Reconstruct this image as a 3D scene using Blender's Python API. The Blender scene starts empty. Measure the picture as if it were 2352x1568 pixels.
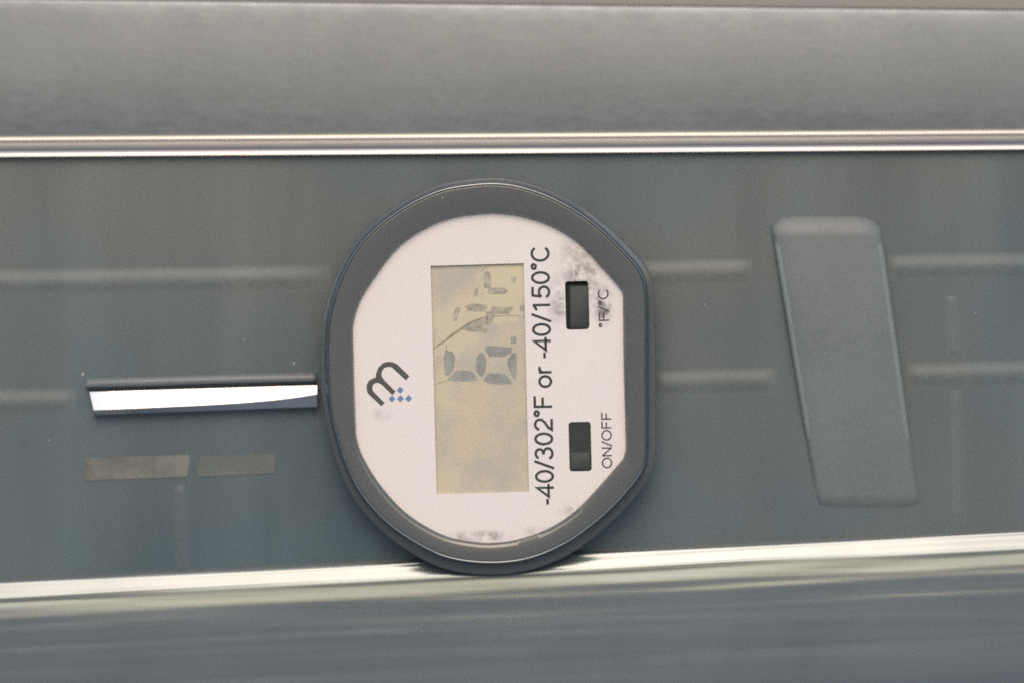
import bpy, bmesh, math, random
from mathutils import Matrix, Vector, noise as mnoise

random.seed(4)
R = math.radians
scn = bpy.context.scene
col = scn.collection

# ---------------------------------------------------------------- camera, sky, sun, exposure
S = 7.0e-5            # metres per picture unit at the dial (picture is 2352 x 1568 units)
D = 0.42              # camera to dial, metres
PITCH = R(14.0)        # the photographer looks slightly up
HEIGHT = 1.45
FRAME = Matrix.Translation((0, 0, HEIGHT)) @ Matrix.Rotation(PITCH, 4, 'X')

cam_data = bpy.data.cameras.new('camera')
cam = bpy.data.objects.new('camera', cam_data)
col.objects.link(cam)
cam.matrix_world = FRAME @ Matrix.Translation((0, -D, 0)) @ Matrix.Rotation(R(90), 4, 'X')
cam_data.sensor_width = 36
cam_data.lens = 36 * D / (2352 * S)
cam_data.clip_start = 0.01
cam_data.clip_end = 5000
cam_data.dof.use_dof = True
cam_data.dof.focus_distance = D
cam_data.dof.aperture_fstop = 4.5
scn.camera = cam

SUN_EL, SUN_AZ = R(31), R(181)      # azimuth clockwise from +Y (north): behind the camera
world = bpy.data.worlds.new('World')
scn.world = world
world.use_nodes = True
wn = world.node_tree.nodes
sky = wn.new('ShaderNodeTexSky')
sky.sky_type = 'NISHITA'
sky.sun_disc = False
sky.sun_elevation = SUN_EL
sky.sun_rotation = SUN_AZ
sky.air_density = 1.0
sky.dust_density = 2.2
sky.ozone_density = 1.0
world.node_tree.links.new(sky.outputs[0], wn['Background'].inputs[0])
wn['Background'].inputs[1].default_value = 0.125

sd = bpy.data.lights.new('sun', 'SUN')
sun = bpy.data.objects.new('sun', sd)
col.objects.link(sun)
sd.energy = 0.62
sd.angle = R(40)
sd.color = (1.0, 0.62, 0.37)
sdir = Vector((math.sin(SUN_AZ) * math.cos(SUN_EL), math.cos(SUN_AZ) * math.cos(SUN_EL), math.sin(SUN_EL)))
sun.rotation_euler = sdir.to_track_quat('Z', 'Y').to_euler()

scn.view_settings.view_transform = 'Standard'
scn.view_settings.look = 'None'
scn.view_settings.exposure = 0.42
scn.view_settings.gamma = 1
scn.cycles.filter_width = 1.8
scn.cycles.use_denoising = False

# ---------------------------------------------------------------- helpers
def P(px, py, y=0.0):
    """picture units -> local metres on the plane y metres behind the dial"""
    k = S * (D + y) / D
    return Vector(((px - 1176) * k, y, -(py - 784) * k))

MM = 0.001

def thing(name, label, cat, group=None, at=(1176, 784, 0)):
    o = bpy.data.objects.new(name, None)
    o.empty_display_size = 0.01
    col.objects.link(o)
    o['at'] = at
    o.matrix_world = FRAME @ Matrix.Translation(P(*at))
    o['label'] = label
    o['category'] = cat
    if group:
        o['group'] = group
    return o

def base_of(root):
    while root.parent:
        root = root.parent
    return P(*root['at'])

def put(name, verts, faces, mat, parent, smooth=True, label=None, autosm=None):
    """one mesh in the local frame, made a child of parent"""
    b = base_of(parent)
    me = bpy.data.meshes.new(name)
    me.from_pydata([Vector(v) - b for v in verts], [], faces)
    me.validate()
    bm = bmesh.new(); bm.from_mesh(me)
    bmesh.ops.recalc_face_normals(bm, faces=bm.faces)
    bm.to_mesh(me); bm.free()
    if smooth:
        me.polygons.foreach_set('use_smooth', [True] * len(me.polygons))
        if autosm:
            me.set_sharp_from_angle(angle=autosm)
    me.materials.append(mat)
    o = bpy.data.objects.new(name, me)
    col.objects.link(o)
    o.parent = parent
    if label:
        o['label'] = label
    return o

def mat(name, color, rough=0.5, metal=0.0, spec=0.5, grain=0.06, grain_scale=2600, blotch=0.0, blotch_scale=40,
        rough_var=0.0, bump=None, tint=None):
    m = bpy.data.materials.new(name)
    m.use_nodes = True
    nt = m.node_tree; n = nt.nodes; L = nt.links
    b = n['Principled BSDF']
    b.inputs['Roughness'].default_value = rough
    b.inputs['Metallic'].default_value = metal
    b.inputs['Specular IOR Level'].default_value = spec
    tc = n.new('ShaderNodeTexCoord')
    g = n.new('ShaderNodeTexNoise'); g.inputs['Scale'].default_value = grain_scale; g.inputs['Detail'].default_value = 2
    L.new(tc.outputs['Object'], g.inputs['Vector'])
    mr = n.new('ShaderNodeMapRange')
    mr.inputs['From Min'].default_value = 0.25; mr.inputs['From Max'].default_value = 0.75
    mr.inputs['To Min'].default_value = 1 - grain; mr.inputs['To Max'].default_value = 1 + grain
    L.new(g.outputs['Fac'], mr.inputs['Value'])
    hs = n.new('ShaderNodeVectorMath'); hs.operation = 'SCALE'
    hs.inputs[0].default_value = color
    L.new(mr.outputs[0], hs.inputs['Scale'])
    last = hs.outputs[0]
    if blotch:
        w = n.new('ShaderNodeTexNoise'); w.inputs['Scale'].default_value = blotch_scale; w.inputs['Detail'].default_value = 4
        L.new(tc.outputs['Object'], w.inputs['Vector'])
        mx = n.new('ShaderNodeMix'); mx.data_type = 'RGBA'; mx.blend_type = 'MULTIPLY'
        mx.inputs['Factor'].default_value = 1
        rp = n.new('ShaderNodeMix'); rp.data_type = 'RGBA'
        t = tint or ((1 - blotch,) * 3, (1 + blotch,) * 3)
        rp.inputs['A'].default_value = (*t[0], 1); rp.inputs['B'].default_value = (*t[1], 1)
        m2 = n.new('ShaderNodeMapRange'); m2.inputs['From Min'].default_value = 0.37; m2.inputs['From Max'].default_value = 0.63
        L.new(w.outputs['Fac'], m2.inputs['Value']); L.new(m2.outputs[0], rp.inputs['Factor'])
        L.new(last, mx.inputs['A']); L.new(rp.outputs['Result'], mx.inputs['B'])
        last = mx.outputs['Result']
    L.new(last, b.inputs['Base Color'])
    if bump:      # (x scale, y scale, z scale, strength, distance)
        mp = n.new('ShaderNodeMapping'); mp.inputs['Scale'].default_value = bump[:3]
        L.new(tc.outputs['Object'], mp.inputs['Vector'])
        nb = n.new('ShaderNodeTexNoise'); nb.inputs['Scale'].default_value = 1; nb.inputs['Detail'].default_value = 5
        L.new(mp.outputs[0], nb.inputs['Vector'])
        bp = n.new('ShaderNodeBump'); bp.inputs['Strength'].default_value = bump[3]; bp.inputs['Distance'].default_value = bump[4]
        L.new(nb.outputs['Fac'], bp.inputs['Height']); L.new(bp.outputs[0], b.inputs['Normal'])
        if rough_var:
            rr = n.new('ShaderNodeMapRange')
            rr.inputs['From Min'].default_value = 0.3; rr.inputs['From Max'].default_value = 0.7
            rr.inputs['To Min'].default_value = rough - rough_var; rr.inputs['To Max'].default_value = rough + rough_var
            L.new(nb.outputs['Fac'], rr.inputs['Value']); L.new(rr.outputs[0], b.inputs['Roughness'])
    return m, nt, b, last

M = {}
M['steel_sheet'] = mat('brushed_steel_sheet', (0.172, 0.197, 0.226), 0.36, 0.8, blotch=0.035, blotch_scale=60, grain=0.10,
                       bump=(320, 320, 900, 0.2, 0.00003), rough_var=0.05)[0]
M['steel_bar'] = mat('brushed_steel_bar', (0.195, 0.232, 0.254), 0.18, 0.58, blotch=0.05, blotch_scale=50, grain=0.05,
                     bump=(5, 300, 500, 0.35, 0.00005), rough_var=0.05)[0]
M['hem'] = mat('polished_steel_hem', (0.34, 0.345, 0.35), 0.3, 1.0, grain=0.03)[0]
M['taupe'] = mat('taupe_paint', (0.28, 0.275, 0.26), 0.6, 0.0, grain=0.08)[0]
def smear(m, nt, b, last, lo, hi):
    n, L = nt.nodes, nt.links
    tc = n.new('ShaderNodeTexCoord'); mp = n.new('ShaderNodeMapping'); mp.inputs['Scale'].default_value = (55, 40, 9); mp.inputs['Location'].default_value = (3.1, 0, 1.7)
    nz = n.new('ShaderNodeTexNoise'); nz.inputs['Scale'].default_value = 1; nz.inputs['Detail'].default_value = 3
    L.new(tc.outputs['Object'], mp.inputs['Vector']); L.new(mp.outputs[0], nz.inputs['Vector'])
    mr = n.new('ShaderNodeMapRange'); mr.inputs['From Min'].default_value = 0.35; mr.inputs['From Max'].default_value = 0.65
    mr.inputs['To Min'].default_value = lo; mr.inputs['To Max'].default_value = hi
    L.new(nz.outputs['Fac'], mr.inputs['Value'])
    vm = n.new('ShaderNodeVectorMath'); vm.operation = 'SCALE'
    L.new(last, vm.inputs[0]); L.new(mr.outputs[0], vm.inputs['Scale']); L.new(vm.outputs[0], b.inputs['Base Color'])
    return m
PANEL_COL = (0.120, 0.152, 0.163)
PANEL_ARGS = dict(grain=0.16, blotch=0.1, blotch_scale=9, tint=((1.24, 1.10, 1.0), (0.72, 0.88, 0.98)))  # warm and cool tints stand in for blurred reflections of the surroundings
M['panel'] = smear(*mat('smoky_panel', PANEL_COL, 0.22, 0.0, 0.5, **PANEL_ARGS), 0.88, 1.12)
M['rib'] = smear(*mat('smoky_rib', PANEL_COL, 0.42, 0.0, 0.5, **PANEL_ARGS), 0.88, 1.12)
M['bracket'] = mat('grey_strap', (0.148, 0.178, 0.190), 0.45, 0.0, 0.5, grain=0.13, blotch=0.06, blotch_scale=50)[0]
M['glint_bead'] = mat('rim_glint_metal', (0.21, 0.24, 0.26), 0.14, 1.0, grain=0.05)[0]
M['strap_edge_glint'] = mat('pale_strap_highlight', (0.20, 0.235, 0.25), 0.5, 0.0, 0.4, grain=0.1)[0]  # edge highlights put into a lighter strap colour
M['bezel'] = mat('charcoal_bezel', (0.090, 0.102, 0.106), 0.2, 0.0, 0.9, grain=0.16)[0]
M['print'] = mat('dark_print', (0.045, 0.05, 0.052), 0.6, 0.0, 0.3, grain=0.12)[0]
M['logo'] = mat('logo_grey', (0.085, 0.09, 0.088), 0.6, 0.0, 0.3, grain=0.12)[0]
M['blue'] = mat('logo_blue', (0.13, 0.25, 0.46), 0.6, 0.0, 0.3, grain=0.08)[0]
M['switch'] = mat('switch_plastic', (0.042, 0.053, 0.054), 0.6, 0.0, 0.15, grain=0.12)[0]
M['knob'] = mat('switch_knob', (0.049, 0.061, 0.062), 0.55, 0.0, 0.25, grain=0.12)[0]
M['cavity'] = mat('switch_cavity', (0.025, 0.03, 0.03), 0.6, 0.0, 0.3)[0]
M['segment'] = mat('lcd_segment', (0.285, 0.312, 0.295), 0.5, 0.0, 0.3, grain=0.14, grain_scale=3500, blotch=0.12, blotch_scale=400)[0]
M['segment_faded'] = mat('lcd_segment_faded', (0.385, 0.375, 0.315), 0.5, 0.0, 0.3, grain=0.18, grain_scale=3500, blotch=0.2, blotch_scale=700)[0]
M['crack'] = mat('lcd_crack', (0.33, 0.31, 0.24), 0.5, 0.0, 0.3, grain=0.15, blotch=0.15, blotch_scale=600)[0]
M['chrome'] = mat('polished_chrome', (0.38, 0.40, 0.43), 0.12, 1.0, grain=0.03, blotch=0.05, blotch_scale=200)[0]
M['lip'] = mat('slot_lip', (0.17, 0.195, 0.215), 0.4, 0.0, 0.5, grain=0.06)[0]
M['tan'] = mat('tan_tape', (0.152, 0.165, 0.150), 0.5, 0.0, 0.4, grain=0.12, blotch=0.2, blotch_scale=200)[0]
M['olive'] = mat('olive_tape', (0.122, 0.148, 0.146), 0.45, 0.0, 0.4, grain=0.1, blotch=0.1, blotch_scale=150)[0]
M['dust'] = mat('dust', (0.55, 0.56, 0.55), 0.9, 0.0, 0.2)[0]
M['ground'] = mat('ground_earth', (0.40, 0.45, 0.485), 0.95, 0.0, 0.2, grain=0.15, grain_scale=30, blotch=0.35, blotch_scale=0.5,
                  tint=((0.7, 0.75, 0.7), (1.2, 1.15, 1.1)))[0]

def resample(ctrl, n):
    """Catmull-Rom through rows of numbers"""
    out = []
    m = len(ctrl)
    for i in range(m - 1):
        p0, p1, p2, p3 = ctrl[max(i - 1, 0)], ctrl[i], ctrl[i + 1], ctrl[min(i + 2, m - 1)]
        for k in range(n):
            t = k / n
            out.append(tuple(0.5 * (2 * b + (c - a) * t + (2 * a - 5 * b + 4 * c - d) * t * t + (3 * b - a - 3 * c + d) * t ** 3)
                             for a, b, c, d in zip(p0, p1, p2, p3)))
    out.append(tuple(ctrl[-1]))
    return out

def extrusion(rows, x0=-260, x1=2612, nx=48, wob=0.0, seed=0.0, ripple=0.0):
    """rows: (py at left edge, py at right edge, depth mm); returns verts, faces of a long formed sheet"""
    V, F = [], []
    for i in range(nx + 1):
        px = x0 + (x1 - x0) * i / nx
        t = px / 2352
        for j, (a, b, d) in enumerate(rows):
            w = wob * mnoise.noise(Vector((px / 500.0, j * 0.05, seed)))
            if ripple and a > 1372:
                q = (a - 1326)
                w += ripple * (mnoise.noise(Vector((px / 2600.0, q / 17.0, 7.7))) + 1.6 * mnoise.noise(Vector((px / 3800.0, q / 42.0, 2.2)))) * min(1, (a - 1372) / 40)
            V.append(P(px, a + (b - a) * t, (d + w) * MM))
    m = len(rows)
    for i in range(nx):
        for j in range(m - 1):
            F.append((i * m + j, i * m + j + 1, (i + 1) * m + j + 1, (i + 1) * m + j))
    return V, F

# ---------------------------------------------------------------- setting: ground (only seen in reflections)
gv, gf = [], []
GN = 40
for i in range(GN + 1):
    for j in range(GN + 1):
        u, v = (i / GN * 2 - 1), (j / GN * 2 - 1)
        gv.append((math.copysign(abs(u) ** 3, u) * 900, math.copysign(abs(v) ** 3, v) * 900, 0))
for i in range(GN):
    for j in range(GN):
        a = i * (GN + 1) + j
        gf.append((a, a + GN + 1, a + GN + 2, a + 1))
me = bpy.data.meshes.new('ground'); me.from_pydata(gv, [], gf); me.materials.append(M['ground'])
ground = bpy.data.objects.new('ground', me); col.objects.link(ground); ground['kind'] = 'structure'

# ---------------------------------------------------------------- upper steel sheet with rolled hem
sheet = thing('steel_sheet', 'wide brushed grey steel sheet above the dark panel, ending in a bright rolled edge', 'metal sheet', at=(1176, 170, 8 * MM))
rows = resample([(-4, 21, 13.3), (-3, 22, 11.5), (0, 25, 10.7), (8, 33, 10.3), (90, 100, 9.85), (180, 180, 9.5), (260, 250, 9.32), (312, 296, 9.3)], 8)
rows = [(a_, b_, d_ + 2.4) for a_, b_, d_ in rows]
v, f = extrusion(rows, wob=0.05)
put('formed_sheet', v, f, M['steel_sheet'], sheet)
hem = resample([(a_, a_ - 16 - (a_ - 312) * 0.03, d_) for a_, d_ in ((312, 9.3), (318, 9.28), (323, 9.15), (326, 8.8), (329, 8.1), (336, 6.1), (342, 4.9), (346, 4.45), (352, 4.12), (357, 3.95),
                (360.5, 3.87), (361.8, 4.1), (361.8, 6.0), (361.8, 14.5))], 6)
hem = [(a_, b_, d_ + 2.4) for a_, b_, d_ in hem]
v, f = extrusion(hem)
put('rolled_hem', v, f, M['hem'], sheet)

wall = thing('painted_board', 'taupe painted board showing as a thin strip above the brushed steel sheet', 'board', at=(1176, 0, 14 * MM))
V, F = extrusion([(-500, -500, 17), (-495, -495, 16.4), (40, 60, 16.4), (40, 60, 22), (-500, -500, 22)])
put('board_face', V, F, M['taupe'], wall, smooth=False)

# ---------------------------------------------------------------- dark panel left uncut at the slot
panel = thing('dark_panel', 'dark smoky grey recessed panel behind the round thermometer', 'panel', at=(1176, 860, 7.5 * MM))
PD = 7.5

def curve_mesh(splines, extrude=0.0):
    """filled 2D shapes (picture units) with holes -> verts (px, py, e), faces"""
    cu = bpy.data.curves.new('tmp', 'CURVE'); cu.dimensions = '2D'; cu.fill_mode = 'BOTH'; cu.extrude = extrude
    for pts in splines:
        s = cu.splines.new('POLY'); s.points.add(len(pts) - 1)
        for q, (x, y) in zip(s.points, pts):
            q.co = (x / 100.0, -y / 100.0, 0, 1)
        s.use_cyclic_u = True
    o = bpy.data.objects.new('tmp', cu); col.objects.link(o)
    bpy.context.view_layer.update()
    m = bpy.data.meshes.new_from_object(o.evaluated_get(bpy.context.evaluated_depsgraph_get()))
    bpy.data.objects.remove(o); bpy.data.curves.remove(cu)
    vs = [(q.co.x * 100, -q.co.y * 100, q.co.z) for q in m.vertices]
    fs = [tuple(p.vertices) for p in m.polygons]
    bpy.data.meshes.remove(m)
    return vs, fs

def plate(name, splines, y0, y1, material, parent, smooth=False, label=None):
    """flat shape with holes given thickness from depth y0 to y1 (mm)"""
    vs, fs = curve_mesh(splines, 0.5)
    V = [P(a, b, (y0 if e > 0 else y1) * MM) for a, b, e in vs]
    return put(name, V, fs, material, parent, smooth, label)

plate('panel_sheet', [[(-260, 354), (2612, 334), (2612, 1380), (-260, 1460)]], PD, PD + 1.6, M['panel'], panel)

def ridge(name, pts, width, height, parent, material, y=None, n=14, fade=3.0):
    """soft swelling pressed in the panel along pts (px, py), fading out at both ends"""
    y = PD if y is None else y
    rows_ = resample(pts, 12)
    V, F = [], []
    N = len(rows_)
    for i, (x, yy) in enumerate(rows_):
        q = rows_[min(i + 1, N - 1)]; p = rows_[max(i - 1, 0)]
        tx, ty = q[0] - p[0], q[1] - p[1]
        l = math.hypot(tx, ty); nx_, ny_ = -ty / l, tx / l
        e = min(1.0, min(i, N - 1 - i) / fade); e = e * e * (3 - 2 * e)
        for k in range(n + 1):
            u = 2.0 * k / n - 1
            w = u * width / 2
            hgt = height * e * 0.5 * (1 + math.cos(math.pi * u))
            V.append(P(x + nx_ * w, yy + ny_ * w, (y - hgt) * MM - 0.000006))
    for i in range(N - 1):
        for k in range(n):
            a = i * (n + 1) + k
            F.append((a, a + 1, a + n + 2, a + n + 1))
    return put(name, V, F, material, parent)

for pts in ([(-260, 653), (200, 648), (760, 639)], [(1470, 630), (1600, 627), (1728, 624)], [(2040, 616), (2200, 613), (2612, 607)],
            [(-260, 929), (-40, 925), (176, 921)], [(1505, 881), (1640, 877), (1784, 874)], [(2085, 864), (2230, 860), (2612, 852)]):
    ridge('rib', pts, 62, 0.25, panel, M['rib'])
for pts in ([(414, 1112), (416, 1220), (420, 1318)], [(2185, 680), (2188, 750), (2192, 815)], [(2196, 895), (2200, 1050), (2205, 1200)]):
    ridge('reflection_ridge', pts, 30, 0.14, panel, M['rib'])  # faint upright reflections shaped as shallow ridges
# ---------------------------------------------------------------- lower rounded steel bar
bar = thing('steel_bar', 'rounded brushed steel bar below the dark panel, with white and peach glints along its top', 'metal bar', at=(1176, 1450, 8 * MM))
rows = resample([(a_, b_, d_) for a_, b_, d_ in ((1326, 1210, 16.5), (1326.3, 1210.3, 12.6), (1331, 1215, 10.2), (1335, 1219, 9.2), (1338, 1222, 8.93), (1341, 1225, 8.83),
                 (1350, 1234, 8.54), (1366, 1250, 8.04), (1374, 1257, 7.86), (1390, 1273, 7.65), (1420, 1301, 7.3), (1450, 1330, 7.04), (1500, 1375, 6.68), (1580, 1450, 6.22), (1680, 1550, 5.8),
                 (1800, 1680, 6.9), (1850, 1730, 10), (1850, 1730, 16))], 24)
rows = [(a_, b_, d_ - 4.3) for a_, b_, d_ in rows]
v, f = extrusion(rows, wob=0.04, seed=3.1, ripple=0.021)
put('bar_face', v, f, M['steel_bar'], bar)

# ---------------------------------------------------------------- thermometer
CX, CY = 1122, 868
face_pts = [(1117, 491), (1147, 491), (1207, 500), (1275, 525), (1332, 563), (1379, 612), (1420, 659), (1430, 674), (1432, 840), (1437, 1030),
            (1431, 1052), (1376, 1115), (1322, 1171), (1259, 1212), (1192, 1236), (1140, 1244), (1093, 1243), (1019, 1227), (937, 1179), (874, 1112),
            (833, 1045), (818, 998), (814, 880), (811, 752), (823, 704), (849, 656), (914, 570), (986, 521), (1050, 499)]
rim_pts = [(1146, 417), (1060, 423), (998, 437), (914, 480), (830, 550), (780, 636), (755, 713), (748, 760), (747, 860), (756, 950), (766, 992), (787, 1060),
           (825, 1136), (895, 1211), (982, 1266), (1040, 1288), (1125, 1297), (1215, 1287), (1310, 1246), (1405, 1172), (1476, 1090), (1487, 1060), (1490, 1030),
           (1490, 850), (1489, 690), (1484, 645), (1474, 618), (1421, 560), (1369, 511), (1301, 466), (1225, 433)]

def polar(pts, n=288, corners=()):
    """closed outline through pts, smooth except at the corners, as a radius per angle"""
    m = len(pts); dense = []
    K = 8
    for i in range(m):
        p0, p1, p2, p3 = pts[i - 1], pts[i], pts[(i + 1) % m], pts[(i + 2) % m]
        if p1 in corners: p0 = p1
        if p2 in corners: p3 = p2
        straight = (p1 in corners and p2 in corners)
        for k in range(K):
            t = k / K
            if straight:
                dense.append((p1[0] + (p2[0] - p1[0]) * t, p1[1] + (p2[1] - p1[1]) * t))
            else:
                dense.append(tuple(0.5 * (2 * b + (c - a) * t + (2 * a - 5 * b + 4 * c - d) * t * t + (3 * b - a - 3 * c + d) * t ** 3)
                                   for a, b, c, d in zip(p0, p1, p2, p3)))
    pol = sorted((math.atan2(y - CY, x - CX), math.hypot(x - CX, y - CY)) for x, y in dense)
    pol = [(pol[-1][0] - 2 * math.pi, pol[-1][1])] + pol + [(pol[0][0] + 2 * math.pi, pol[0][1])]
    out = []; k = 0
    for i in range(n):
        t = -math.pi + 2 * math.pi * i / n
        while pol[k + 1][0] < t: k += 1
        (t0, r0), (t1, r1) = pol[k], pol[k + 1]
        # the chord between two outline points, not an arc
        x0, y0, x1, y1 = r0 * math.cos(t0), r0 * math.sin(t0), r1 * math.cos(t1), r1 * math.sin(t1)
        den = math.cos(t) * (y1 - y0) - math.sin(t) * (x1 - x0)
        r = (x0 * (y1 - y0) - y0 * (x1 - x0)) / den if abs(den) > 1e-6 else r0
        out.append((t, r))
    return out

face_o = polar(face_pts, corners=((1420, 659), (1430, 674), (1432, 840), (1437, 1030), (1431, 1052), (818, 998), (814, 880), (811, 752)))
rim_o = polar(rim_pts)

def smoothed(o, k):
    n = len(o); r = [x[1] for x in o]
    for _ in range(k):
        r = [(r[i - 1] + 2 * r[i] + r[(i + 1) % n]) / 4 for i in range(n)]
    return [(o[i][0], r[i]) for i in range(n)]

rim_o = smoothed(rim_o, 6)
body_o = [(t, r + 10 + 12 * max(0, math.sin(t)) ** 2 + 6 * max(0, math.cos(t)) ** 2) for t, r in smoothed(rim_o, 3)]

def loop(o, add, y, mix=None, f=0.0):
    L_ = []
    for i, (t, r) in enumerate(o):
        rr = r + add
        if mix:
            rr = rr * (1 - f) + (mix[i][1] + add) * f
        L_.append(P(CX + math.cos(t) * rr, CY + math.sin(t) * rr, y * MM))
    return L_

def loft(name, loops, material, parent, cap=False):
    V = [p for l in loops for p in l]
    n = len(loops[0]); F = []
    for a in range(len(loops) - 1):
        for i in range(n):
            j = (i + 1) % n
            F.append((a * n + i, a * n + j, (a + 1) * n + j, (a + 1) * n + i))
    if cap:
        F.append(tuple((len(loops) - 1) * n + i for i in range(n)))
    return put(name, V, F, material, parent, autosm=R(50))

thermo = thing('digital_thermometer', 'round digital thermometer turned on its side, cream dial in a charcoal rim, cracked display', 'thermometer', at=(CX, CY, 0))
loft('bezel', [loop(face_o, 0, 0.8), loop(face_o, 0.5, -0.25), loop(face_o, 2, -0.6), loop(face_o, 5, -0.95), loop(face_o, 0, -1.08, rim_o, 0.25),
               loop(face_o, 0, -1.16, rim_o, 0.62), loop(rim_o, -13, -1.16), loop(rim_o, -8.5, -1.15), loop(rim_o, -7.2, -1.08), loop(rim_o, -6.2, -0.9), loop(rim_o, -4, -0.2), loop(rim_o, -2, 0.45),
               loop(rim_o, 0.5, 1.3), loop(body_o, -5, 1.5), loop(body_o, -1.5, 1.62), loop(body_o, 0, 1.9), loop(body_o, 0, 2.8), loop(body_o, -3, 3.15), loop(body_o, -10, 3.3)],
     M['bezel'], thermo, cap=True)
loft('rim_glint_bead', [loop(rim_o, -9.5, -1.0), loop(rim_o, -9, -1.25), loop(rim_o, -7.5, -1.36), loop(rim_o, -5.5, -1.38), loop(rim_o, -3.5, -1.26), loop(rim_o, -2, -1.0),
                  loop(rim_o, -1.2, -0.5), loop(rim_o, -2.5, 0.2)], M['glint_bead'], thermo)  # polished bead added so the rim catches a sky highlight
# stem collar that carries the head
V, F = [], []
for d in (3.2, PD + 1.0):
    for i in range(32):
        a = 2 * math.pi * i / 32
        V.append(P(CX + math.cos(a) * 110, CY + math.sin(a) * 110, d * MM))
for i in range(32):
    F.append((i, (i + 1) % 32, 32 + (i + 1) % 32, 32 + i))
F.append(tuple(range(32))); F.append(tuple(range(63, 31, -1)))
put('stem_collar', V, F, M['bezel'], thermo, autosm=R(40))

LCD = [(989, 611), (1203, 605), (1215, 1128), (1003, 1134)]
def rrect(x0, y0, x1, y1, r, rot=0.0, n=5):
    out = []
    cx, cy = (x0 + x1) / 2, (y0 + y1) / 2
    for (ax, ay, s) in ((x1 - r, y0 + r, -90), (x1 - r, y1 - r, 0), (x0 + r, y1 - r, 90), (x0 + r, y0 + r, 180)):
        for k in range(n + 1):
            t = R(s + 90 * k / n)
            dx, dy = ax + r * math.cos(t) - cx, ay + r * math.sin(t) - cy
            out.append((cx + dx * math.cos(rot) - dy * math.sin(rot), cy + dx * math.sin(rot) + dy * math.cos(rot)))
    return out
SW1 = rrect(1299, 646, 1352, 757, 7, -0.025)
SW2 = rrect(1307, 968, 1358, 1081, 7, -0.025)

# dial face: cream plate with rubbed dirt near the upper switch and the lower rim
m, nt, b, last = mat('cream_dial', (0.75, 0.73, 0.735), 0.5, 0.0, 0.4, grain=0.02, blotch=0.03, blotch_scale=120,
                     tint=((1.0, 0.985, 0.99), (1.0, 1.01, 0.99)))
n = nt.nodes; L = nt.links
tc = n.new('ShaderNodeTexCoord')
dn = n.new('ShaderNodeTexNoise'); dn.inputs['Scale'].default_value = 520; dn.inputs['Detail'].default_value = 6; dn.inputs['Roughness'].default_value = 0.65
L.new(tc.outputs['Object'], dn.inputs['Vector'])
acc = None
for (sx, sy, rx, ry, amt) in ((1338, 640, 60, 95, 0.44), (1385, 700, 30, 55, 0.5), (1330, 628, 32, 34, 0.5), (1290, 705, 24, 40, 0.42), (1283, 690, 35, 70, 0.24), (1320, 585, 60, 45, 0.22), (1105, 1230, 80, 17, 0.4), (1320, 1165, 60, 22, 0.2),
                              (878, 950, 30, 20, 0.12), (1230, 1218, 40, 14, 0.2)):
    c = P(sx, sy) - P(CX, CY)
    sb = n.new('ShaderNodeVectorMath'); sb.operation = 'SUBTRACT'; sb.inputs[1].default_value = (c.x, 0, c.z)
    L.new(tc.outputs['Object'], sb.inputs[0])
    sc_ = n.new('ShaderNodeVectorMath'); sc_.operation = 'MULTIPLY'; sc_.inputs[1].default_value = (1 / (rx * S), 0, 1 / (ry * S))
    L.new(sb.outputs[0], sc_.inputs[0])
    ln = n.new('ShaderNodeVectorMath'); ln.operation = 'LENGTH'; L.new(sc_.outputs[0], ln.inputs[0])
    mr = n.new('ShaderNodeMapRange'); mr.interpolation_type = 'SMOOTHSTEP'
    mr.inputs['From Min'].default_value = 0.1; mr.inputs['From Max'].default_value = 1.15
    mr.inputs['To Min'].default_value = amt; mr.inputs['To Max'].default_value = 0
    L.new(ln.outputs['Value'], mr.inputs['Value'])
    if acc is None:
        acc = mr.outputs[0]
    else:
        mx = n.new('ShaderNodeMath'); mx.operation = 'MAXIMUM'
        L.new(acc, mx.inputs[0]); L.new(mr.outputs[0], mx.inputs[1]); acc = mx.outputs[0]
nr = n.new('ShaderNodeMapRange'); nr.inputs['From Min'].default_value = 0.40; nr.inputs['From Max'].default_value = 0.68
nr.inputs['To Min'].default_value = 0.05; nr.inputs['To Max'].default_value = 2.8
L.new(dn.outputs['Fac'], nr.inputs['Value'])
mu = n.new('ShaderNodeMath'); mu.operation = 'MULTIPLY'; L.new(acc, mu.inputs[0]); L.new(nr.outputs[0], mu.inputs[1])
mu.use_clamp = True
mixd = n.new('ShaderNodeMix'); mixd.data_type = 'RGBA'
mixd.inputs['B'].default_value = (0.16, 0.145, 0.135, 1)
L.new(mu.outputs[0], mixd.inputs['Factor']); L.new(last, mixd.inputs['A']); L.new(mixd.outputs['Result'], b.inputs['Base Color'])
M['dial'] = m

plate('dial_plate', [[(CX + math.cos(t) * (r + 3), CY + math.sin(t) * (r + 3)) for t, r in face_o], LCD, SW1, SW2], 0.0, 0.45, M['dial'], thermo)

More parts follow.
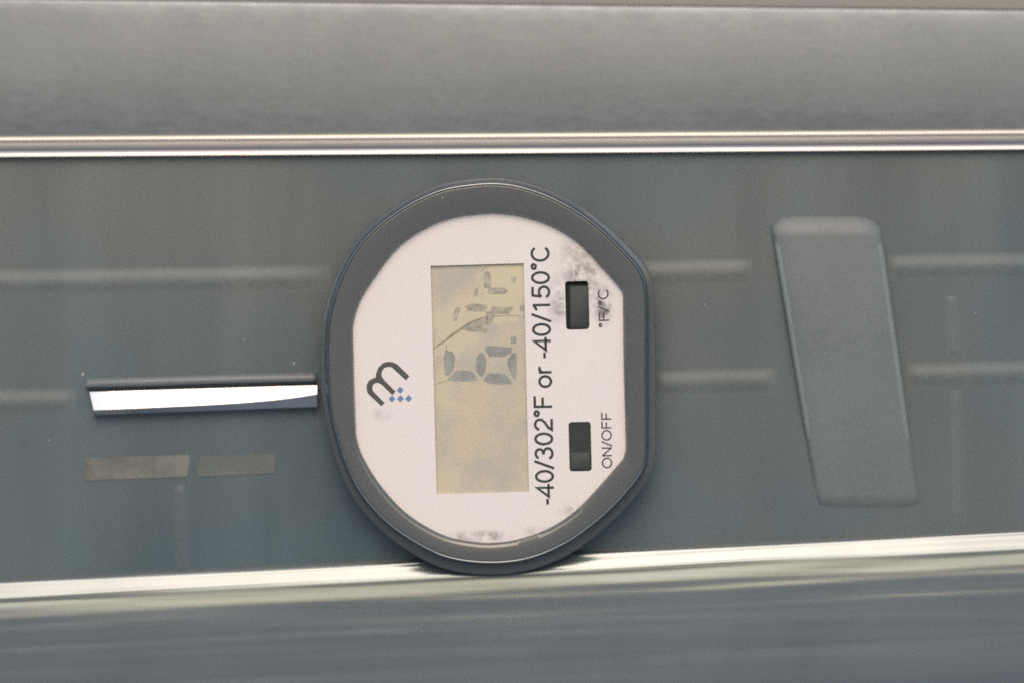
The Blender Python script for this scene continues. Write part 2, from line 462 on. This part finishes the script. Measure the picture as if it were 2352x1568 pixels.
# display
m, nt, b, last = mat('lcd_backing', (0.505, 0.48, 0.415), 0.35, 0.0, 0.4, grain=0.08, blotch=0.08, blotch_scale=170,
                     tint=((0.90, 0.93, 0.96), (1.10, 1.04, 0.92)))
n = nt.nodes; L = nt.links
tc = n.new('ShaderNodeTexCoord')
wp = n.new('ShaderNodeTexNoise'); wp.inputs['Scale'].default_value = 420; wp.inputs['Detail'].default_value = 5; wp.inputs['Roughness'].default_value = 0.6
L.new(tc.outputs['Object'], wp.inputs['Vector'])
acc = None
for (sx, sy, rx, ry, amt) in ((1160, 655, 75, 75, 1.0), (1040, 760, 60, 70, 0.75), (1130, 710, 90, 40, 0.9), (1020, 1100, 50, 60, 0.5), (1020, 900, 25, 70, 0.5)):
    c = P(sx, sy) - P(CX, CY)
    sb = n.new('ShaderNodeVectorMath'); sb.operation = 'SUBTRACT'; sb.inputs[1].default_value = (c.x, 0, c.z)
    L.new(tc.outputs['Object'], sb.inputs[0])
    sc_ = n.new('ShaderNodeVectorMath'); sc_.operation = 'MULTIPLY'; sc_.inputs[1].default_value = (1 / (rx * S), 0, 1 / (ry * S))
    L.new(sb.outputs[0], sc_.inputs[0])
    ln = n.new('ShaderNodeVectorMath'); ln.operation = 'LENGTH'; L.new(sc_.outputs[0], ln.inputs[0])
    sm = n.new('ShaderNodeMath'); sm.operation = 'MULTIPLY_ADD'; sm.inputs[1].default_value = 1.8; sm.inputs[2].default_value = -0.9
    L.new(wp.outputs['Fac'], sm.inputs[0])
    ad = n.new('ShaderNodeMath'); ad.operation = 'ADD'; L.new(ln.outputs['Value'], ad.inputs[0]); L.new(sm.outputs[0], ad.inputs[1])
    mr = n.new('ShaderNodeMapRange'); mr.interpolation_type = 'SMOOTHSTEP'
    mr.inputs['From Min'].default_value = 0.55; mr.inputs['From Max'].default_value = 1.1
    mr.inputs['To Min'].default_value = amt; mr.inputs['To Max'].default_value = 0
    L.new(ad.outputs[0], mr.inputs['Value'])
    if acc is None:
        acc = mr.outputs[0]
    else:
        mx = n.new('ShaderNodeMath'); mx.operation = 'MAXIMUM'
        L.new(acc, mx.inputs[0]); L.new(mr.outputs[0], mx.inputs[1]); acc = mx.outputs[0]
mixd = n.new('ShaderNodeMix'); mixd.data_type = 'RGBA'
mixd.inputs['B'].default_value = (0.59, 0.55, 0.41, 1)
L.new(acc, mixd.inputs['Factor']); L.new(last, mixd.inputs['A']); L.new(mixd.outputs['Result'], b.inputs['Base Color'])
M['lcd'] = m
big = [(980, 600), (1212, 596), (1224, 1138), (994, 1144)]
lcd = plate('display', [big], 0.46, 1.2, M['lcd'], thermo)

def z5(pts):   # close-up units -> picture units
    return [((1650 + x * 0.38256) / 1.71429, (1000 + y * 0.38256) / 1.71429) for x, y in pts]

segs = [[(283, 985), (300, 1000), (335, 1003), (368, 1052), (352, 1185), (302, 1248), (266, 1232), (262, 1080)],
        [(288, 1298), (392, 1192), (470, 1196), (556, 1212), (604, 1296), (470, 1304)],
        [(590, 1075), (632, 1012), (660, 1018), (692, 1090), (682, 1200), (642, 1262), (592, 1200)],
        [(682, 948), (760, 945), (955, 962), (945, 1010), (880, 1052), (728, 1052), (690, 995)],
        [(668, 1290), (716, 1225), (880, 1232), (955, 1310), (930, 1336), (720, 1330)],
        [(908, 1100), (955, 1018), (1000, 1020), (1004, 1200), (985, 1292), (950, 1230), (925, 1180)],
        [(942, 858), (1000, 850), (1002, 915), (948, 920)]]
def swell(pts, k):
    cx = sum(p[0] for p in pts) / len(pts); cy = sum(p[1] for p in pts) / len(pts)
    return [(cx + (x - cx) * k, cy + (y - cy) * k) for x, y in pts]
for s in segs:
    plate('display_segment', [z5(swell(s, 1.03))], 0.43, 0.455, M['segment'], lcd)
faded = [[(690, 185), (722, 200), (742, 260), (735, 345), (672, 340), (660, 240)],
         [(715, 395), (735, 350), (850, 350), (905, 375), (880, 408), (740, 414)],
         [(553, 420), (575, 365), (612, 350), (600, 420), (570, 440)],
         [(480, 540), (540, 512), (690, 530), (680, 590), (600, 588), (520, 580)],
         [(745, 572), (770, 545), (915, 550), (970, 545), (920, 612), (780, 612)],
         [(455, 770), (520, 715), (610, 680), (700, 640), (690, 720), (690, 800), (600, 790), (520, 790)],
         [(690, 600), (765, 600), (770, 660), (740, 715), (695, 720)],
         [(360, 600), (395, 550), (420, 560), (400, 640), (385, 690), (360, 680)],
         [(950, 235), (1000, 240), (990, 300), (955, 290)],
         [(1040, 535), (1082, 530), (1084, 590), (1045, 590)]]
for s in faded:
    plate('display_segment', [z5(swell(s, 1.12))], 0.432, 0.456, M['segment_faded'], lcd, label='smeared display segment bleeding beside the crack')

def strip(name, pts, widths, y0, material, parent):
    L_, R_ = [], []
    for i, (x, yy) in enumerate(pts):
        q = pts[min(i + 1, len(pts) - 1)]; p = pts[max(i - 1, 0)]
        tx, ty = q[0] - p[0], q[1] - p[1]; l = math.hypot(tx, ty) or 1
        w = widths[i] / 2
        L_.append((x - ty / l * w, yy + tx / l * w)); R_.append((x + ty / l * w, yy - tx / l * w))
    return plate(name, [L_ + R_[::-1]], y0, 0.452, material, parent)
strip('crack', z5([(132, 985), (200, 935), (280, 880), (350, 825), (440, 765), (530, 705), (620, 670), (700, 640)]), [2.5, 4, 4, 7, 6, 5, 4, 2], 0.425, M['crack'], lcd)
strip('crack', z5([(700, 650), (780, 642), (900, 632), (1000, 634), (1084, 652)]), [1, 1.6, 1.4, 1.2, 1], 0.425, M['crack'], lcd)
strip('crack', z5([(150, 1345), (220, 1318), (290, 1296)]), [1.2, 1.8, 1], 0.425, M['crack'], lcd)
strip('crack', z5([(275, 930), (283, 960), (262, 1060), (264, 1180)]), [1.2, 2, 2, 1], 0.425, M['crack'], lcd)
strip('crack', z5([(640, 180), (690, 118), (760, 110), (1030, 102)]), [1, 1.6, 1.2, 1], 0.425, M['crack'], lcd)

# printing on the dial: plain sans strokes of even weight, drawn glyph by glyph (cap height 1)
def arc(cx, cy, rx, ry, a0, a1, n=14):
    return [(cx + rx * math.cos(R(a0 + (a1 - a0) * k / n)), cy + ry * math.sin(R(a0 + (a1 - a0) * k / n))) for k in range(n + 1)]
GL = {   # advance width, strokes (centre lines; a closed one ends on its start)
    '-': (0.36, [[(0.05, 0.36), (0.31, 0.36)]]),
    '4': (0.64, [[(0.45, 0.0), (0.45, 0.92), (0.05, 0.29), (0.62, 0.29)]]),
    '0': (0.64, [arc(0.32, 0.5, 0.235, 0.455, 0, 360, 28)]),
    '/': (0.40, [[(0.03, -0.04), (0.37, 1.04)]]),
    '3': (0.64, [arc(0.30, 0.745, 0.20, 0.21, 165, -90, 14)[:-1] + [(0.26, 0.535)], [(0.26, 0.53)] + arc(0.30, 0.285, 0.235, 0.24, 90, -165, 16)]),
    '2': (0.64, [arc(0.32, 0.69, 0.225, 0.265, 172, -25, 14) + [(0.42, 0.43), (0.18, 0.24), (0.085, 0.05), (0.57, 0.05)]]),
    '\u00b0': (0.36, [arc(0.18, 0.86, 0.105, 0.105, 0, 360, 18)]),
    'F': (0.64, [[(0.12, 0.0), (0.12, 0.95), (0.60, 0.95)], [(0.12, 0.52), (0.54, 0.52)]]),
    'o': (0.62, [arc(0.31, 0.355, 0.235, 0.315, 0, 360, 24)]),
    'r': (0.38, [[(0.10, 0.0), (0.10, 0.70)], [(0.10, 0.42), (0.13, 0.56), (0.21, 0.65), (0.36, 0.66)]]),
    '1': (0.64, [[(0.37, 0.0), (0.37, 0.96)], [(0.37, 0.94), (0.29, 0.84), (0.13, 0.74)]]),
    '5': (0.64, [[(0.55, 0.95), (0.17, 0.95), (0.11, 0.48)], [(0.10, 0.46)] + arc(0.315, 0.325, 0.24, 0.28, 135, -160, 18)]),
    'C': (0.78, [arc(0.40, 0.5, 0.315, 0.455, 38, 322, 24)]),
    'O': (0.84, [arc(0.42, 0.5, 0.345, 0.455, 0, 360, 28)]),
    'N': (0.78, [[(0.11, 0.0), (0.11, 0.98)], [(0.11, 0.94), (0.67, 0.06)], [(0.67, 0.02), (0.67, 1.0)]]),
    ' ': (0.30, []),
}

def printed(name, body, start, end, cap, parent, weight=0.142):
    """lettering whose baseline runs from start to end, capitals `cap` units tall towards the left"""
    total = sum(GL[c][0] for c in body)
    dx, dy = end[0] - start[0], end[1] - start[1]
    l = math.hypot(dx, dy); ux, uy = dx / l, dy / l
    nx_, ny_ = uy, -ux                      # a quarter turn anticlockwise from the reading direction
    kx = l / total
    V, F = [], []
    pen = 0.0
    for c in body:
        adv, strokes = GL[c]
        for si, st_ in enumerate(strokes):
            pts = [((pen + x) * kx, y * cap) for x, y in st_]
            closed = math.hypot(pts[0][0] - pts[-1][0], pts[0][1] - pts[-1][1]) < 1e-6
            if closed: pts = pts[:-1]
            m_ = len(pts); h = weight * cap / 2; b0 = len(V)
            for i in range(m_):
                p = pts[i - 1] if (i or closed) else None
                q = pts[(i + 1) % m_] if (i < m_ - 1 or closed) else None
                c0 = pts[i]
                def nrm(a, b):
                    lx, ly = b[0] - a[0], b[1] - a[1]; ll = math.hypot(lx, ly) or 1
                    return -ly / ll, lx / ll
                if p and q:
                    n1, n2 = nrm(p, c0), nrm(c0, q)
                    bx, by = n1[0] + n2[0], n1[1] + n2[1]; bl = math.hypot(bx, by) or 1
                    bx, by = bx / bl, by / bl
                    s_ = h / max(0.42, bx * n1[0] + by * n1[1])
                elif q:
                    (bx, by), s_ = nrm(c0, q), h
                else:
                    (bx, by), s_ = nrm(p, c0), h
                for sg in (1, -1):
                    u, w = c0[0] + bx * s_ * sg, c0[1] + by * s_ * sg
                    V.append(P(start[0] + ux * u + nx_ * w, start[1] + uy * u + ny_ * w, (-0.012 - 0.002 * si) * MM))
            for i in range(m_ if closed else m_ - 1):
                j = (i + 1) % m_
                F.append((b0 + 2 * i, b0 + 2 * i + 1, b0 + 2 * j + 1, b0 + 2 * j))
        pen += adv
    return put(name, V, F, M['print'], parent, smooth=False)
printed('range_print', '-40/302\u00b0F or -40/150\u00b0C', (1273, 1160), (1261, 563), 42, thermo)
printed('unit_print', '\u00b0F/\u00b0C', (1400, 753), (1397, 661), 24, thermo, 0.135)
printed('power_print', 'ON/OFF', (1406, 1075), (1404, 945), 23, thermo, 0.14)

# emblem: slanted grey m with four blue squares
def z6(pts):
    return [((1400 + x * 0.16584) / 1.71429, (1380 + y * 0.16584) / 1.71429) for x, y in pts]
outer = [(610, 1310), (290, 1010), (262, 900), (262, 800), (320, 700), (420, 645), (480, 625), (487, 540), (545, 390), (650, 290), (770, 256), (880, 268),
         (985, 315), (1280, 600), (1195, 695), (900, 425), (850, 385), (770, 378), (690, 400), (640, 455), (615, 530), (625, 610), (680, 690), (950, 962),
         (875, 1050), (620, 800), (560, 765), (490, 755), (430, 790), (400, 850), (400, 920), (440, 980), (692, 1235)]
plate('emblem', [z6(outer)], -0.012, 0.1, M['logo'], thermo)
for cx, cy in ((1058, 930), (862, 1138), (1065, 1132), (1260, 1130)):
    plate('emblem_square', [z6([(cx, cy - 88), (cx + 84, cy - 6), (cx + 2, cy + 86), (cx - 84, cy + 4)])], -0.012, 0.1, M['blue'], thermo)

# slide switches
def slider(name, x0, y0, x1, y1, r, front, parent, rot=-0.025):
    a = rrect(x0, y0, x1, y1, r, rot); b_ = rrect(x0 + 3, y0 + 3, x1 - 3, y1 - 3, r, rot)
    n = len(a)
    V = [P(x, y, 1.4 * MM) for x, y in a] + [P(x, y, (front + 0.18) * MM) for x, y in a] + [P(x, y, front * MM) for x, y in b_]
    F = []
    for k in range(2):
        for i in range(n):
            j = (i + 1) % n
            F.append((k * n + i, k * n + j, (k + 1) * n + j, (k + 1) * n + i))
    F.append(tuple(2 * n + i for i in range(n)))
    return put(name, V, F, M['knob'], parent, autosm=R(35))
for hole, knobs in ((SW1, [(1308, 657, 1354, 755, 6, -0.12)]), (SW2, [(1309, 1037, 1357, 1079, 5, -0.1)])):
    cx = sum(p[0] for p in hole) / len(hole); cy = sum(p[1] for p in hole) / len(hole)
    big = [(cx + (x - cx) * 1.1, cy + (y - cy) * 1.05) for x, y in hole]
    sw = plate('switch', [big], 1.0 if hole is SW1 else 0.2, 1.6, M['cavity'] if hole is SW1 else M['switch'], thermo)
    for k in knobs:
        slider('slider', *k, sw)

# ---------------------------------------------------------------- mirror bar added in place of an open bright slot, dark lip above
pb = thing('slot_mirror_bar', 'short bright mirror bar in place of an open slot, under a thin dark lip, left of the thermometer', 'metal bar', at=(466, 917, PD * MM))
V, F = [], []
NB = 16
for i in range(NB + 1):
    t = i / NB
    x = 206 + (728 - 206) * t
    xb = 215 + (728 - 215) * t
    yt = 897 - 15 * t; yb = 953 - 19 * t
    w = 12 + 4 * t + 14 * t ** 5
    e = max(0, 1 - min(t, 1 - t) * NB * 0.8)
    V += [P(x, yt - 2, PD * MM), P(x, yt, 6.4 * MM), P(x, yt + 2, (5.9 + 0.2 * e) * MM), P(xb, yb - w, (5.0 + 0.3 * e) * MM), P(xb, yb - w + 2, 5.05 * MM), P(xb, yb - 1, 5.7 * MM), P(xb, yb, PD * MM)]
for i in range(NB):
    for k in range(7):
        F.append((i * 7 + k, i * 7 + (k + 1) % 7, (i + 1) * 7 + (k + 1) % 7, (i + 1) * 7 + k))
F.append(tuple(range(7))); F.append(tuple(NB * 7 + k for k in range(6, -1, -1)))
put('slot_mirror_body', V, F, M['chrome'], pb, autosm=R(14))
V, F = [], []
LX = ((197, 890, 878), (204, 890, 870), (330, 887, 867), (500, 881, 862), (718, 876, 857), (726, 876, 862))
for (x, yb, yt) in LX:
    for (q, d) in ((yt - 2, PD), (yt, 6.6), (yt + 3, 6.1), (yt + 8, 5.95), (yb - 3, 6.0), (yb, 6.6), (yb, PD)):
        V.append(P(x, q, d * MM))
for i in range(5):
    for k in range(6):
        F.append((i * 7 + k, i * 7 + k + 1, i * 7 + k + 8, i * 7 + k + 7))
F.append(tuple(range(7))); F.append(tuple(35 + k for k in range(6, -1, -1)))
put('dark_lip', V, F, M['lip'], pb)

# ---------------------------------------------------------------- slanted grey strap on the right
st = thing('plastic_strap', 'slanted grey plastic strap with rounded corners standing on the dark panel right of the thermometer', 'strap', at=(1940, 830, 6 * MM))
def srow(t):
    y = 498 + (1178 - 498) * t
    xl = 1765 + 113 * t; xr = 2022 + 96 * t
    return y, xl, xr
V, F = [], []
NR = 30
prof = [(-1.0, 1.6), (-0.985, 0.9), (-0.95, 0.4), (-0.88, 0.1), (-0.6, 0.0), (0, -0.05), (0.6, 0.0), (0.88, 0.1), (0.95, 0.4), (0.985, 0.9), (1.0, 1.6)]
for i in range(NR + 1):
    t = i / NR
    y, xl, xr = srow(t)
    e = min(t, 1 - t) * (1178 - 498)
    shrink = 0.0 if e > 26 else (26 - math.sqrt(max(0, 26 ** 2 - (26 - e) ** 2)))
    dip = 0.0 if e > 22 else 1.2 * (1 - math.sqrt(max(0, 1 - ((22 - e) / 22) ** 2)))
    bend = PD - 1.7 + 0.9 * (2 * t - 0.75) ** 2
    for (u, d) in prof:
        w = (xr - xl) / 2 - shrink
        V.append(P((xl + xr) / 2 + u * w, y, (bend + d + dip) * MM))
n = len(prof)
for i in range(NR):
    for k in range(n - 1):
        F.append((i * n + k, i * n + k + 1, (i + 1) * n + k + 1, (i + 1) * n + k))
put('strap_body', V, F, M['bracket'], st)
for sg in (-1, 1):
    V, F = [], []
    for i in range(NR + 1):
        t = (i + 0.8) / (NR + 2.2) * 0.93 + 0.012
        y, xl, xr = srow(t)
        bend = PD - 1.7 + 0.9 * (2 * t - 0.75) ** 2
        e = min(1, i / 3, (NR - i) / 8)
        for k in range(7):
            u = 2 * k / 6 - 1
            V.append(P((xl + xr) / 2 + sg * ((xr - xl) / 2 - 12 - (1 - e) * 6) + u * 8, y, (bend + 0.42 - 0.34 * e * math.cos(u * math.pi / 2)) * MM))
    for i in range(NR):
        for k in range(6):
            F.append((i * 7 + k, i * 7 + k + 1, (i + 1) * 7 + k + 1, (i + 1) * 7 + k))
    put('strap_edge_glint', V, F, M['strap_edge_glint'], st)  # raised strips whose paler colour stands for the edge highlights

# ---------------------------------------------------------------- tape pieces and dust on the panel
t1 = thing('tape_piece', 'worn tan piece of tape on the dark panel below the slot mirror bar', 'tape', at=(310, 1074, PD * MM))
plate('tape_film', [[(188, 1050), (300, 1047), (434, 1043), (436, 1060), (430, 1094), (330, 1098), (250, 1100), (194, 1104), (190, 1084), (200, 1070)]], PD - 0.12, PD - 0.01, M['tan'], t1)
t2 = thing('tape_piece', 'dull olive piece of tape on the dark panel, right beside the tan piece', 'tape', at=(545, 1068, PD * MM))
plate('tape_film', [[(458, 1046), (560, 1042), (634, 1040), (630, 1086), (540, 1090), (452, 1094)]], PD - 0.1, PD - 0.01, M['olive'], t2)

def speck(x, y, w, h, depth, parent, name='dust_speck'):
    pts = [(x + w * math.cos(a) * (0.75 + 0.25 * math.cos(2.3 * a + x)), y + h * math.sin(a) * (0.8 + 0.2 * math.sin(3.1 * a + y))) for a in [2 * math.pi * k / 9 for k in range(9)]]
    plate(name, [pts], depth - 0.03, depth + 0.004, M['dust'], parent)
for x, y, w, h in ((675, 833, 2.6, 4), (190, 858, 3.5, 3.5), (112, 1010, 2, 1.6), (1620, 700, 1.8, 1.6), (2240, 720, 1.6, 2), (560, 780, 1.5, 1.8)):
    speck(x, y, w, h, PD, panel)
speck(1016, 453, 2.2, 9, -1.13, thermo, 'scuff')
